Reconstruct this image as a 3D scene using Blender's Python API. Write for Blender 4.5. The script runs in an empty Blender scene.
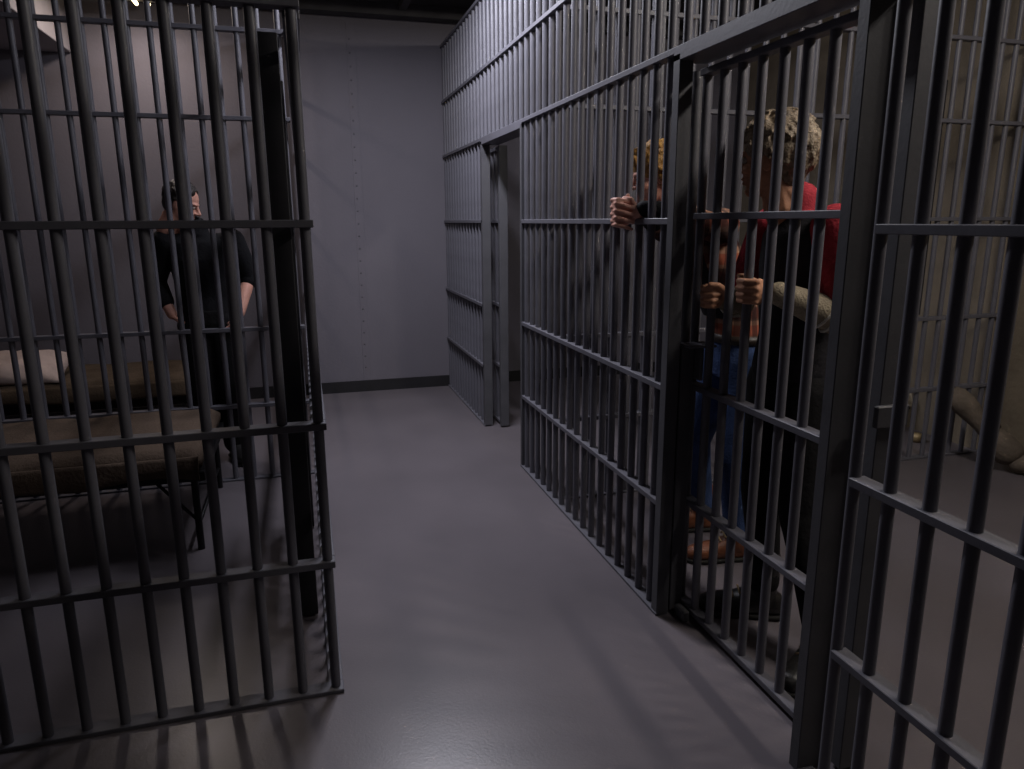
import bpy, bmesh, math, random
from mathutils import Vector, Matrix, noise

# ------------------------------------------------------------------ camera, world, exposure
scene = bpy.context.scene
C = scene.collection
F_PX, YAW, PITCH, ROLL = 719.8, 0.2777, 0.2241, -0.0055
cam_data = bpy.data.cameras.new('camera')
cam_data.sensor_width = 36.0
cam_data.lens = F_PX / 1024 * 36.0
cam_data.clip_start = 0.02
cam = bpy.data.objects.new('camera', cam_data)
C.objects.link(cam)
fw = Vector((math.sin(YAW) * math.cos(PITCH), math.cos(YAW) * math.cos(PITCH), -math.sin(PITCH)))
rt0 = Vector((math.cos(YAW), -math.sin(YAW), 0))
up0 = rt0.cross(fw)
rt = math.cos(ROLL) * rt0 + math.sin(ROLL) * up0
up = -math.sin(ROLL) * rt0 + math.cos(ROLL) * up0
m = Matrix((rt, up, -fw)).transposed().to_4x4()
m.translation = Vector((0, 0, 1.5))
cam.matrix_world = m
scene.camera = cam

world = bpy.data.worlds.new('world')
scene.world = world
world.use_nodes = True
world.node_tree.nodes['Background'].inputs[0].default_value = (0.02, 0.02, 0.024, 1)
world.node_tree.nodes['Background'].inputs[1].default_value = 1.0

vs = scene.view_settings
vs.view_transform = 'Standard'
vs.look = 'None'
vs.gamma = 1.0
vs.use_curve_mapping = False
vs.exposure = -0.22

# lamps of the place: position, size, power (W), colour, tilt direction
LAMP_CELL = dict(pos=(2.45, 1.10, 3.08), size=(0.16, 1.3), power=135, bare=True, color=(1.0, 0.93, 0.86), glow=(1.0, 0.86, 0.68))
LAMP_LEFT = dict(pos=(-1.03, 5.82, 3.015), size=(0.24, 0.7), power=14, color=(1.0, 0.86, 0.80), glow=(1.0, 0.78, 0.45))
LAMP_HALL = dict(pos=(0.72, 4.05, 3.10), size=(0.16, 1.6), power=86, color=(0.90, 0.90, 1.0), glow=(0.9, 0.92, 1.0))

# ------------------------------------------------------------------ materials
def mat(name, col, rough=0.6, metal=0.0, var=0.0, scale=6.0, bump=0.0, bscale=60.0, spec=0.5, col2=None, detail=4.0):
    mt = bpy.data.materials.new(name)
    mt.use_nodes = True
    nt = mt.node_tree
    b = nt.nodes['Principled BSDF']
    b.inputs['Roughness'].default_value = rough
    b.inputs['Metallic'].default_value = metal
    b.inputs['Specular IOR Level'].default_value = spec
    tc = nt.nodes.new('ShaderNodeTexCoord')
    n = nt.nodes.new('ShaderNodeTexNoise')
    n.inputs['Scale'].default_value = scale
    n.inputs['Detail'].default_value = detail
    nt.links.new(tc.outputs['Object'], n.inputs['Vector'])
    r = nt.nodes.new('ShaderNodeValToRGB')
    c2 = col2 or tuple(c * (1 - var) for c in col)
    c1 = col if col2 else tuple(min(1, c * (1 + var * 0.5)) for c in col)
    r.color_ramp.elements[0].position = 0.32
    r.color_ramp.elements[1].position = 0.68
    r.color_ramp.elements[0].color = (*c2, 1)
    r.color_ramp.elements[1].color = (*c1, 1)
    nt.links.new(n.outputs['Fac'], r.inputs['Fac'])
    nt.links.new(r.outputs['Color'], b.inputs['Base Color'])
    if bump > 0:
        n2 = nt.nodes.new('ShaderNodeTexNoise')
        n2.inputs['Scale'].default_value = bscale
        n2.inputs['Detail'].default_value = 3
        nt.links.new(tc.outputs['Object'], n2.inputs['Vector'])
        bp = nt.nodes.new('ShaderNodeBump')
        bp.inputs['Strength'].default_value = bump
        bp.inputs['Distance'].default_value = 0.01
        nt.links.new(n2.outputs['Fac'], bp.inputs['Height'])
        nt.links.new(bp.outputs['Normal'], b.inputs['Normal'])
    return mt

def emit(name, col, strength):
    mt = bpy.data.materials.new(name)
    mt.use_nodes = True
    b = mt.node_tree.nodes['Principled BSDF']
    b.inputs['Base Color'].default_value = (*col, 1)
    b.inputs['Emission Color'].default_value = (*col, 1)
    b.inputs['Emission Strength'].default_value = strength
    return mt

def plaid(name, base, band, dark):
    mt = bpy.data.materials.new(name)
    mt.use_nodes = True
    nt = mt.node_tree
    b = nt.nodes['Principled BSDF']
    b.inputs['Roughness'].default_value = 0.9
    b.inputs['Specular IOR Level'].default_value = 0.15
    tc = nt.nodes.new('ShaderNodeTexCoord')
    prev = None
    rgb = nt.nodes.new('ShaderNodeRGB')
    rgb.outputs[0].default_value = (*base, 1)
    prev = rgb.outputs[0]
    for axis, col, sc, fac in (('Z', band, 4.2, 0.75), ('X', dark, 4.6, 0.7), ('Y', dark, 4.6, 0.5), ('Z', dark, 2.1, 0.7)):
        w = nt.nodes.new('ShaderNodeTexWave')
        w.bands_direction = axis
        w.inputs['Scale'].default_value = sc
        w.inputs['Distortion'].default_value = 1.2
        w.inputs['Detail'].default_value = 1
        nt.links.new(tc.outputs['Object'], w.inputs['Vector'])
        rp = nt.nodes.new('ShaderNodeValToRGB')
        rp.color_ramp.elements[0].position = 0.62
        rp.color_ramp.elements[1].position = 0.72
        rp.color_ramp.elements[1].color = (fac, fac, fac, 1)
        nt.links.new(w.outputs['Fac'], rp.inputs['Fac'])
        mx = nt.nodes.new('ShaderNodeMix')
        mx.data_type = 'RGBA'
        nt.links.new(rp.outputs['Color'], mx.inputs[0])
        nt.links.new(prev, mx.inputs[6])
        mx.inputs[7].default_value = (*col, 1)
        prev = mx.outputs[2]
    nt.links.new(prev, b.inputs['Base Color'])
    return mt

M = {}
M['bar'] = mat('bar_paint', (0.112, 0.110, 0.130), 0.48, 0.0, 0.12, 9, 0.05, 90, 0.45)
M['post'] = mat('post_paint', (0.08, 0.079, 0.088), 0.55, 0.0, 0.15, 7, 0.05, 80, 0.4)
M['floor'] = mat('floor_paint', (0.138, 0.122, 0.134), 0.30, 0.0, 0.16, 1.3, 0.045, 140, 0.5, detail=8)
M['wall'] = mat('wall_paint', (0.155, 0.144, 0.166), 0.7, 0.0, 0.10, 0.9, 0.12, 50, 0.3, detail=6)
M['wall_dark'] = mat('dark_wall_paint', (0.035, 0.033, 0.036), 0.8, 0.0, 0.2, 2)
M['wall_brown'] = mat('brown_concrete', (0.215, 0.178, 0.132), 0.9, 0.0, 0.3, 2.2, 0.5, 30, 0.2, detail=9)
M['ceiling'] = mat('ceiling_dark', (0.035, 0.032, 0.034), 0.9, 0.0, 0.3, 4)
M['beam'] = mat('beam_dark', (0.05, 0.047, 0.05), 0.8, 0.0, 0.3, 6)
M['base'] = mat('baseboard_black', (0.012, 0.011, 0.013), 0.6, 0.0, 0.3, 6)
M['soffit'] = mat('soffit_paint', (0.29, 0.27, 0.29), 0.7, 0.0, 0.1, 3)
M['housing'] = mat('lamp_housing', (0.10, 0.10, 0.10), 0.5, 0.3, 0.1, 6)
M['skin'] = mat('skin', (0.66, 0.34, 0.26), 0.55, 0.0, 0.18, 14, 0.15, 120, 0.35)
M['skin_tan'] = mat('skin_tanned', (0.50, 0.25, 0.15), 0.55, 0.0, 0.18, 14, 0.15, 120, 0.35)
M['eye'] = mat('eye_white', (0.42, 0.36, 0.31), 0.4, 0, 0.02, 5)
M['iris'] = mat('iris_brown', (0.03, 0.018, 0.01), 0.2, 0, 0.2, 50)
M['nail'] = mat('nail', (0.6, 0.36, 0.27), 0.35, 0, 0.05, 20)
M['hair_grey'] = mat('hair_grey_blond', (0.33, 0.265, 0.19), 0.55, 0.0, 0.0, 60, 0.6, 160, 0.4, col2=(0.13, 0.09, 0.055))
M['hair_blond'] = mat('hair_blond', (0.46, 0.25, 0.06), 0.5, 0.0, 0.0, 45, 0.6, 140, 0.4, col2=(0.20, 0.09, 0.018))
M['hair_dark'] = mat('hair_dark', (0.022, 0.015, 0.012), 0.45, 0.0, 0.4, 60, 0.5, 160, 0.4)
M['red'] = mat('red_cloth', (0.36, 0.03, 0.045), 0.85, 0.0, 0.25, 12, 0.4, 90, 0.2)
M['cream'] = mat('cream_knit', (0.38, 0.32, 0.23), 0.9, 0.0, 0.2, 20, 0.5, 140, 0.15)
M['stripe'] = mat('stripe_white', (0.62, 0.58, 0.5), 0.9, 0.0, 0.1, 20)
M['vest'] = mat('black_vest', (0.014, 0.013, 0.016), 0.8, 0.0, 0.3, 10, 0.3, 60, 0.25)
M['black'] = mat('black_cloth', (0.007, 0.007, 0.009), 0.85, 0.0, 0.3, 10, 0.3, 60, 0.2)
M['trouser'] = mat('charcoal_trouser', (0.008, 0.0075, 0.0085), 0.9, 0.0, 0.3, 10, 0.3, 60, 0.2)
M['jeans'] = mat('blue_jeans', (0.042, 0.07, 0.165), 0.9, 0.0, 0.45, 9, 0.4, 120, 0.15)
M['boot_black'] = mat('black_leather', (0.012, 0.011, 0.011), 0.4, 0.0, 0.3, 12, 0.2, 60, 0.5)
M['boot_brown'] = mat('brown_leather', (0.17, 0.055, 0.022), 0.5, 0.0, 0.4, 12, 0.2, 60, 0.5)
M['sole'] = mat('sole_rubber', (0.007, 0.006, 0.005), 0.8, 0.0, 0.3, 12)
M['lace'] = mat('lace', (0.36, 0.26, 0.14), 0.8, 0.0, 0.2, 40)
M['belt'] = mat('belt_leather', (0.02, 0.012, 0.008), 0.5, 0.0, 0.2, 12)
M['plaid'] = plaid('plaid_flannel', (0.30, 0.085, 0.05), (0.36, 0.22, 0.15), (0.02, 0.013, 0.015))
M['collar'] = mat('collar_white', (0.5, 0.46, 0.42), 0.9, 0.0, 0.1, 20)
M['blanket'] = mat('brown_blanket', (0.10, 0.072, 0.054), 0.95, 0.0, 0.25, 5, 0.4, 70, 0.1)
M['blanket2'] = mat('olive_blanket', (0.085, 0.062, 0.043), 0.95, 0.0, 0.3, 5, 0.4, 70, 0.1)
M['pillow'] = mat('pillow_cloth', (0.50, 0.40, 0.36), 0.9, 0.0, 0.15, 6, 0.4, 25, 0.15)
M['cotframe'] = mat('cot_steel', (0.018, 0.018, 0.02), 0.5, 0.5, 0.2, 12)
M['bundle'] = mat('bundle_canvas', (0.14, 0.114, 0.092), 0.9, 0.0, 0.3, 7, 0.5, 40, 0.15)
M['bedding'] = mat('pale_bedding', (0.30, 0.26, 0.20), 0.9, 0.0, 0.25, 6, 0.4, 40, 0.15)
M['tin'] = mat('tin', (0.4, 0.3, 0.16), 0.4, 0.3, 0.2, 12)
M['rivet'] = mat('wall_rivet', (0.095, 0.088, 0.10), 0.6, 0.0, 0.1, 9)

# ------------------------------------------------------------------ helpers
def link(name, mesh, material=None, parent=None, loc=None):
    o = bpy.data.objects.new(name, mesh)
    C.objects.link(o)
    if material and not mesh.materials:
        mesh.materials.append(material)
    if parent:
        o.parent = parent
    if loc is not None:
        o.location = loc
    return o

def thing(name, label, cat, loc=(0, 0, 0), rotz=0.0, group=None):
    o = bpy.data.objects.new(name, None)
    o.empty_display_size = 0.1
    C.objects.link(o)
    o.location = loc
    o.rotation_euler = (0, 0, rotz)
    o['label'] = label
    o['category'] = cat
    if group:
        o['group'] = group
    return o

def tag(o, label, cat, group=None):
    o['label'] = label
    o['category'] = cat
    if group:
        o['group'] = group
    return o

def struct(o):
    o['kind'] = 'structure'
    return o

def bm_mesh(name, bm, smooth=False):
    me = bpy.data.meshes.new(name)
    bm.normal_update()
    bm.to_mesh(me)
    bm.free()
    if smooth:
        for p in me.polygons:
            p.use_smooth = True
    return me

def add_box(bm, x0, x1, y0, y1, z0, z1, bevel=0.0):
    r = bmesh.ops.create_cube(bm, size=1.0)
    for v in r['verts']:
        v.co = Vector(((x0 + x1) / 2 + v.co.x * (x1 - x0), (y0 + y1) / 2 + v.co.y * (y1 - y0), (z0 + z1) / 2 + v.co.z * (z1 - z0)))
    if bevel > 0:
        es = {e for v in r['verts'] for e in v.link_edges}
        bmesh.ops.bevel(bm, geom=list(es), offset=bevel, segments=1, affect='EDGES')

def box(name, x0, x1, y0, y1, z0, z1, material, parent=None, bevel=0.0):
    # mesh is centred on the object, so that pieces can share data and keep their own origin
    cx, cy, cz = (x0 + x1) / 2, (y0 + y1) / 2, (z0 + z1) / 2
    key = ('box', round(x1 - x0, 4), round(y1 - y0, 4), round(z1 - z0, 4), material.name, bevel)
    if key not in CACHE:
        bm = bmesh.new()
        add_box(bm, x0 - cx, x1 - cx, y0 - cy, y1 - cy, z0 - cz, z1 - cz, bevel)
        me = bm_mesh(name, bm)
        me.materials.append(material)
        CACHE[key] = me
    off = parent_offset(parent)
    return link(name, CACHE[key], None, parent, Vector((cx, cy, cz)) - off)

CACHE = {}
def parent_offset(p):
    v = Vector((0, 0, 0))
    while p is not None:
        v += Vector(p.location)
        p = p.parent
    return v

def vbar(name, x, y, z0, z1, r, material, parent, seg=12):
    key = ('bar', round(z1 - z0, 4), r, material.name, seg)
    if key not in CACHE:
        bm = bmesh.new()
        bmesh.ops.create_cone(bm, cap_ends=True, cap_tris=False, segments=seg, radius1=r, radius2=r, depth=z1 - z0)
        for e in bm.edges:
            e.smooth = not any(len(q.verts) > 4 for q in e.link_faces)
        me = bm_mesh(name, bm)
        for p in me.polygons:
            p.use_smooth = abs(p.normal.z) < 0.5
        me.materials.append(material)
        CACHE[key] = me
    return link(name, CACHE[key], None, parent, Vector((x, y, (z0 + z1) / 2)) - parent_offset(parent))

def frame_from(d):
    d = d.normalized()
    a = Vector((0, 0, 1)) if abs(d.z) < 0.9 else Vector((1, 0, 0))
    u = d.cross(a).normalized()
    return d, u, d.cross(u).normalized()

def skin_rings(bm, rings):
    """rings: list of lists of points (same count); closed with end fans"""
    vr = [[bm.verts.new(p) for p in r] for r in rings]
    n = len(vr[0])
    for a, b in zip(vr, vr[1:]):
        for i in range(n):
            bm.faces.new((a[i], a[(i + 1) % n], b[(i + 1) % n], b[i]))
    bm.faces.new(list(reversed(vr[0])))
    bm.faces.new(vr[-1])

def cap(bm, p0, r0, p1, r1, seg=12):
    p0, p1 = Vector(p0), Vector(p1)
    if (p1 - p0).length < 1e-5:
        p1 = p0 + Vector((0, 0, 1e-3))
    d, u, w = frame_from(p1 - p0)
    rings = []
    for k in (-0.98, -0.75, -0.4, 0.0):
        c = math.sqrt(max(0.0, 1 - k * k))
        rings.append((p0 + d * (k * r0), r0 * c))
    for k in (0.0, 0.4, 0.75, 0.98):
        c = math.sqrt(max(0.0, 1 - k * k))
        rings.append((p1 + d * (k * r1), r1 * c))
    pts = []
    for c, r in rings:
        pts.append([c + (u * math.cos(2 * math.pi * i / seg) - w * math.sin(2 * math.pi * i / seg)) * r * -1 for i in range(seg)][::-1])
    skin_rings(bm, pts)

def chain(bm, pts, rads, seg=10):
    for (a, b), (ra, rb) in zip(zip(pts, pts[1:]), zip(rads, rads[1:])):
        cap(bm, a, ra, b, rb, seg)

def ell(bm, c, r, R=None, sub=3):
    mtx = Matrix.Translation(Vector(c)) @ (R.to_4x4() if R is not None else Matrix.Identity(4)) @ Matrix.Diagonal((*r, 1))
    bmesh.ops.create_icosphere(bm, subdivisions=sub, radius=1.0, matrix=mtx)

def loft(bm, secs, seg=20, power=2.3):
    """secs: (centre, half-width vector, half-depth vector)"""
    pts = []
    for c, a, b in secs:
        ring = []
        for i in range(seg):
            t = 2 * math.pi * i / seg
            ct, st = math.cos(t), math.sin(t)
            ct = math.copysign(abs(ct) ** (2 / power), ct)
            st = math.copysign(abs(st) ** (2 / power), st)
            ring.append(Vector(c) + Vector(a) * ct + Vector(b) * st)
        pts.append(ring)
    skin_rings(bm, pts)

def fused(name, bm, voxel, material, parent, smooth=2):
    """fuse overlapping shapes of a bmesh into one continuous skin"""
    bmesh.ops.recalc_face_normals(bm, faces=bm.faces)
    me = bm_mesh(name, bm)
    tmp = bpy.data.objects.new('tmp', me)
    C.objects.link(tmp)
    r = tmp.modifiers.new('r', 'REMESH')
    r.mode = 'VOXEL'
    r.voxel_size = voxel
    r.use_smooth_shade = True
    if smooth:
        s = tmp.modifiers.new('s', 'SMOOTH')
        s.factor = 0.5
        s.iterations = smooth
    dg = bpy.context.evaluated_depsgraph_get()
    out = bpy.data.meshes.new_from_object(tmp.evaluated_get(dg))
    bpy.data.objects.remove(tmp)
    bpy.data.meshes.remove(me)
    out.name = name
    out.materials.clear()
    out.materials.append(material)
    off = parent_offset(parent)
    out.transform(Matrix.Translation(-off))
    for p in out.polygons:
        p.use_smooth = True
    return link(name, out, None, parent)

def part(name, bm, material, parent, smooth=True):
    me = bm_mesh(name, bm, smooth)
    me.materials.append(material)
    me.transform(Matrix.Translation(-parent_offset(parent)))
    return link(name, me, None, parent)

def tube_bm(bm, pts, r, seg=8):
    rings = []
    for i, p in enumerate(pts):
        a = Vector(pts[max(0, i - 1)])
        b = Vector(pts[min(len(pts) - 1, i + 1)])
        d, u, w = frame_from(b - a)
        rings.append([Vector(p) + (u * math.cos(2 * math.pi * k / seg) + w * math.sin(2 * math.pi * k / seg)) * r for k in range(seg)])
    skin_rings(bm, rings)

# ------------------------------------------------------------------ the room
CEIL = 3.20
YF = 6.47          # far wall
XL, XR = -2.65, 4.20
YB = -1.7
fl = struct(box('floor', XL - 0.15, XR + 0.15, YB - 0.15, YF + 0.15, -0.15, 0.0, M['floor']))
wf = struct(box('wall_far', XL - 0.15, XR + 0.15, YF, YF + 0.15, 0.0, CEIL, M['wall']))
wl = struct(box('wall_left', XL - 0.15, XL, YB, YF, 0.0, CEIL, M['wall']))
wr = struct(box('wall_right', XR, XR + 0.15, YB, YF, 0.0, CEIL, M['wall_brown']))
wb = struct(box('wall_back', XL - 0.15, XR + 0.15, YB - 0.15, YB, 0.0, CEIL, M['wall_dark']))
ce = struct(box('ceiling', XL - 0.15, XR + 0.15, YB - 0.15, YF + 0.15, CEIL, CEIL + 0.15, M['ceiling']))
for y in (6.36, 4.9, 3.45, 1.9, 0.4, -1.1):
    box('beam', XL, XR, y - 0.06, y + 0.06, CEIL - 0.09, CEIL, M['beam'], ce)
for x in (0.9, 3.0):
    box('joist', x - 0.03, x + 0.03, YB, YF, CEIL - 0.05, CEIL, M['beam'], ce)
struct(box('baseboard_far', XL, XR, YF - 0.015, YF, 0.0, 0.10, M['base']))
struct(box('baseboard_left', XL, XL + 0.015, YB, YF - 0.015, 0.0, 0.10, M['base']))
# boxed soffit along the left wall
struct(box('trim_1', XL, -1.558, 4.46, YF, 2.737, CEIL, M['soffit'], None, 0.004))
# riveted seam strip on the far wall
seam = struct(box('trim_2', 0.455, 0.525, YF - 0.004, YF, 0.10, 3.1, M['wall'], None, 0.001))
bmr = bmesh.new()
bmesh.ops.create_icosphere(bmr, subdivisions=1, radius=0.009)
rv = bm_mesh('rivet', bmr, True)
rv.materials.append(M['rivet'])
for k in range(27):
    o = link('rivet', rv, None, seam, Vector((0.478, YF - 0.005, 0.22 + k * 0.105)) - parent_offset(seam))
    o.scale = (1, 0.5, 1)

# ------------------------------------------------------------------ steel bar walls
RB = 0.0152                    # bar radius
PITCH_B = 0.1042
ZR = (0.441, 0.890, 1.483, 2.033, 2.476)      # undersides of the rails
RH, RD = 0.022, 0.046          # rail height, depth
TOP = 2.92

def rails_y(parent, x, y0, y1, zs, name='rail', depth=RD):
    for z in zs:
        box(name, x - depth / 2, x + depth / 2, y0, y1, z, z + RH, M['bar'], parent, 0.002)

def rails_x(parent, y, x0, x1, zs, name='rail', depth=RD):
    for z in zs:
        box(name, x0, x1, y - depth / 2, y + depth / 2, z, z + RH, M['bar'], parent, 0.002)

# --- right: the long cell front along the corridor
XW = 1.248
cf = thing('bar_grille', 'long grey steel bar wall of the right-hand cells along the corridor', 'bar wall', (XW, 3.0, 0))
def wall_bars(y0, y1, za, zb, phase=2.69):
    k = math.ceil((y0 - phase) / PITCH_B)
    while phase + k * PITCH_B <= y1:
        vbar('bar', XW, phase + k * PITCH_B, za, zb, RB, M['bar'], cf)
        k += 1
YN, YD0, YD1, YE0, YE1 = -0.6, 1.43, 2.275, 4.11, 5.03   # near end, near door, far door
wall_bars(YE1 + 0.09, YF - 0.02, 0.01, TOP)                    # beyond the far door
wall_bars(YE0 - 0.02 - 13 * PITCH_B, YE0 - 0.04, 0.01, TOP)    # between the doors
wall_bars(2.36, YE0 - 0.03 - 13 * PITCH_B, 0.01, TOP)
wall_bars(YE0 - 0.03, YE1 + 0.08, 2.03, TOP)                   # over the far door
wall_bars(YD0 + 0.02, 2.35, 2.03, TOP)                         # over the near door
k = 0
while 1.357 - k * 0.110 > YN:
    vbar('bar', XW, 1.357 - k * 0.110, 0.01, TOP, RB, M['bar'], cf)
    k += 1
rails_y(cf, XW, YE1 + 0.01, YF, ZR[:3])
rails_y(cf, XW, YD1 + 0.04, YE0, ZR[:3])
rails_y(cf, XW, YN, 1.352, (0.408, 0.872, 1.466))
rails_y(cf, XW, YE1 + 0.04, YF, ZR[3:4])
rails_y(cf, XW, YD1 + 0.04, YE0 - 0.03, ZR[3:4])
rails_y(cf, XW, YN, YD0, ZR[3:4])
rails_y(cf, XW, YN, YF, (ZR[4], TOP))
box('header', XW - 0.023, XW + 0.10, YE0 - 0.03, YE1 + 0.04, 2.008, 2.055, M['bar'], cf, 0.002)
box('header', XW - 0.023, XW + 0.10, YD0 - 0.01, YD1 + 0.045, 2.008, 2.055, M['bar'], cf, 0.002)
for y0, y1, x1 in ((YE1, YE1 + 0.045, 1.285), (YE0 - 0.03, YE0, 1.270), (YD1, YD1 + 0.045, 1.275), (YD0, YD0 + 0.037, 1.297)):
    box('post', XW - 0.023, x1, y0, y1, 0.0, 2.03, M['post'], cf, 0.002)
for y0, y1 in ((YE1, YF), (YD1, YE0), (YN, YD0)):
    box('floor_plate', XW - 0.026, XW + 0.026, y0, y1, 0.0, 0.012, M['bar'], cf, 0.002)

# --- sliding doors of the right-hand cells
def sliding_door(label, y0, y1, xd, bars, stiles, zmid=ZR[2]):
    d = thing('sliding_door', label, 'door', (xd, (y0 + y1) / 2, 0))
    for y in bars:
        vbar('bar', xd, y, 0.03, 2.0, RB, M['bar'], d)
    for z in (0.016,) + ZR[:2] + (zmid, 1.975):
        box('rail', xd - 0.022, xd + 0.022, y0 + 0.02, y1 - 0.02, z, z + RH, M['bar'], d, 0.002)
    for y in stiles:
        box('stile', xd - 0.03, xd + 0.03, y, y + 0.04, 0.012, 2.0, M['post'], d, 0.002)
    return d
XD = 1.362
nd = sliding_door('closed barred sliding door the man in red grips', 1.392, 2.365, XD, [2.330 - k * PITCH_B for k in range(9)], (1.392,), 1.500)
vbar('stile', XD, 2.398, 0.012, 2.0, 0.018, M['post'], nd)
box('lock_column', XD - 0.078, XD - 0.028, 2.280, 2.318, 0.012, 1.054, M['post'], cf, 0.002)
lb = box('lock_box', XD - 0.027, XD - 0.012, 2.235, 2.318, 0.935, 1.055, M['post'], nd, 0.004)
box('lock_plate', XD - 0.076, XD + 0.03, 2.225, 2.318, 1.056, 1.064, M['bar'], nd, 0.001)
box('latch', XD - 0.050, XD + 0.045, 1.375, 1.391, 1.00, 1.055, M['post'], nd, 0.003)
box('floor_guide', XD - 0.065, XD - 0.035, 2.20, 2.27, 0.0, 0.045, M['post'], nd, 0.006)
fd = sliding_door('open barred sliding door slid back beside the far doorway', 4.965, 5.91, XD, [5.06 + k * PITCH_B for k in range(8)], (4.965, 5.87))
box('door_track', XW + 0.08, XW + 0.15, YE0 - 0.03, YF, 2.056, 2.10, M['post'], cf, 0.002)
box('door_track', XW + 0.08, XW + 0.15, 0.5, YD1 + 0.045, 2.056, 2.10, M['post'], cf, 0.002)

# --- right: divider between the two right-hand cells
YDV = 3.52
dv = thing('bar_grille', 'steel bar partition behind the two people at the bars', 'bar wall', (2.7, YDV, 0))
x = 1.345
while x < XR - 0.03:
    vbar('bar', x, YDV, 0.01, TOP, RB, M['bar'], dv)
    x += PITCH_B
rails_x(dv, YDV, 1.30, XR - 0.01, ZR + (TOP,))
box('post', 1.74, 1.80, YDV - 0.02, YDV + 0.02, 0.0, TOP, M['bar'], dv, 0.003)
box('floor_plate', 1.30, XR - 0.01, YDV - 0.025, YDV + 0.025, 0.0, 0.012, M['bar'], dv, 0.002)
box('post_shade_strip', 3.56, 3.615, YDV + 0.02, YDV + 0.06, 0.92, 2.27, M['base'], dv, 0.003)  # black strip added in place of a post's shaded side

# --- left: front of the near left cell, facing the camera
YLF = 2.168
lf = thing('bar_grille', 'dark steel bar wall of the near left cell facing the viewer', 'bar wall', (-1.2, YLF, 0))
k = 0
while 0.011 - k * PITCH_B > XL + 0.03:
    vbar('bar', 0.011 - k * PITCH_B, YLF, 0.01, TOP, RB, M['bar'], lf)
    k += 1
rails_x(lf, YLF, XL, 0.034, ZR[:3] + (2.052, ZR[4], TOP))
box('floor_plate', XL, 0.036, YLF - 0.028, YLF + 0.028, 0.0, 0.014, M['bar'], lf, 0.002)

# --- left: corridor side of the left cells, seen edge-on
sd = thing('bar_grille', 'steel bar wall of the left cells running along the corridor edge-on', 'bar wall', (0.011, 4.3, 0))
y = YLF + PITCH_B
while y < YF - 0.03:
    vbar('bar', 0.011, y, 0.01, TOP, RB, M['bar'], sd)
    y += PITCH_B
rails_y(sd, 0.011, YLF + 0.024, YF, ZR + (TOP,))
box('floor_plate', -0.013, 0.035, YLF + 0.03, YF, 0.0, 0.012, M['bar'], sd, 0.002)
ld = thing('sliding_door', 'black upright-edged sliding door just inside the left cell corner', 'door', (-0.072, 3.1, 0))
for z in (0.028,) + ZR[:3] + (2.04,):
    box('rail', -0.092, -0.052, 2.70, 3.56, z, z + RH, M['bar'], ld, 0.002)
for kk in range(7):
    vbar('bar', -0.072, 2.79 + kk * PITCH_B, 0.03, 2.05, RB, M['bar'], ld)
box('stile', -0.097, -0.034, 2.645, 2.70, 0.012, 2.10, M['base'], ld, 0.002)
box('stile', -0.097, -0.034, 3.50, 3.56, 0.012, 2.10, M['base'], ld, 0.002)

# --- left: divider between the two left cells
YL2 = 4.355
l2 = thing('bar_grille', 'steel bar partition between the two left cells in front of the standing man', 'bar wall', (-1.3, YL2, 0))
k = 0
while -0.052 - k * 0.1045 > XL + 0.03:
    vbar('bar', -0.052 - k * 0.1045, YL2, 0.01, TOP, RB, M['bar'], l2)
    k += 1
rails_x(l2, YL2, XL, -0.018, ZR + (TOP,))
box('floor_plate', XL, -0.018, YL2 - 0.025, YL2 + 0.025, 0.0, 0.012, M['bar'], l2, 0.002)

# ------------------------------------------------------------------ ceiling lamps
def area(name, parent, pos, size, power, color):
    L = bpy.data.lights.new(name, 'AREA')
    L.shape = 'RECTANGLE'
    L.size, L.size_y = size
    L.energy = power
    L.color = color
    o = bpy.data.objects.new(name, L)
    C.objects.link(o)
    o.parent = parent
    o.location = Vector(pos) - parent_offset(parent)
    return o

def ceiling_lamp(label, spec, bulbs):
    x, y, z = spec['pos']
    sx, sy = spec['size']
    t = thing('ceiling_lamp', label, 'lamp', (x, y, CEIL - 0.05))
    box('housing', x - sx / 2 - 0.02, x + sx / 2 + 0.02, y - sy / 2 - 0.02, y + sy / 2 + 0.02, z + 0.035, z + 0.075, M['housing'], t, 0.006)
    for s in (-1, 1):
        vbar('hanger', x + s * sx * 0.35, y, z + 0.075, CEIL, 0.006, M['housing'], t, 8)
    bmat = emit('bulb_glow', spec['glow'], 5.0)
    for k in range(bulbs):
        bm = bmesh.new()
        bx = x + (k - (bulbs - 1) / 2) * sx / bulbs
        tube_bm(bm, [(bx, y - sy / 2, z + 0.018), (bx, y + sy / 2, z + 0.018)], 0.014, 10)
        part('tube', bm, bmat, t, False)
    if spec.get('bare'):                     # bare tubes shine to all sides
        for k in range(6):
            L = bpy.data.lights.new('lamp_light', 'POINT')
            L.energy = spec['power'] / 6
            L.color = spec['color']
            L.shadow_soft_size = 0.06
            o = bpy.data.objects.new('lamp_light', L)
            C.objects.link(o)
            o.parent = t
            o.location = Vector((x, y + (k - 2.5) * sy / 6, z - 0.07)) - parent_offset(t)
    else:
        area('lamp_light', t, (x, y, z - 0.012), spec['size'], spec['power'], spec['color'])
    return t
ceiling_lamp('warm three-tube ceiling lamp at the top edge above the left cells', LAMP_LEFT, 3)
ceiling_lamp('ceiling lamp above the right-hand cell, out of view', LAMP_CELL, 2)
ceiling_lamp('ceiling lamp above the corridor, out of view', LAMP_HALL, 2)

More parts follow.
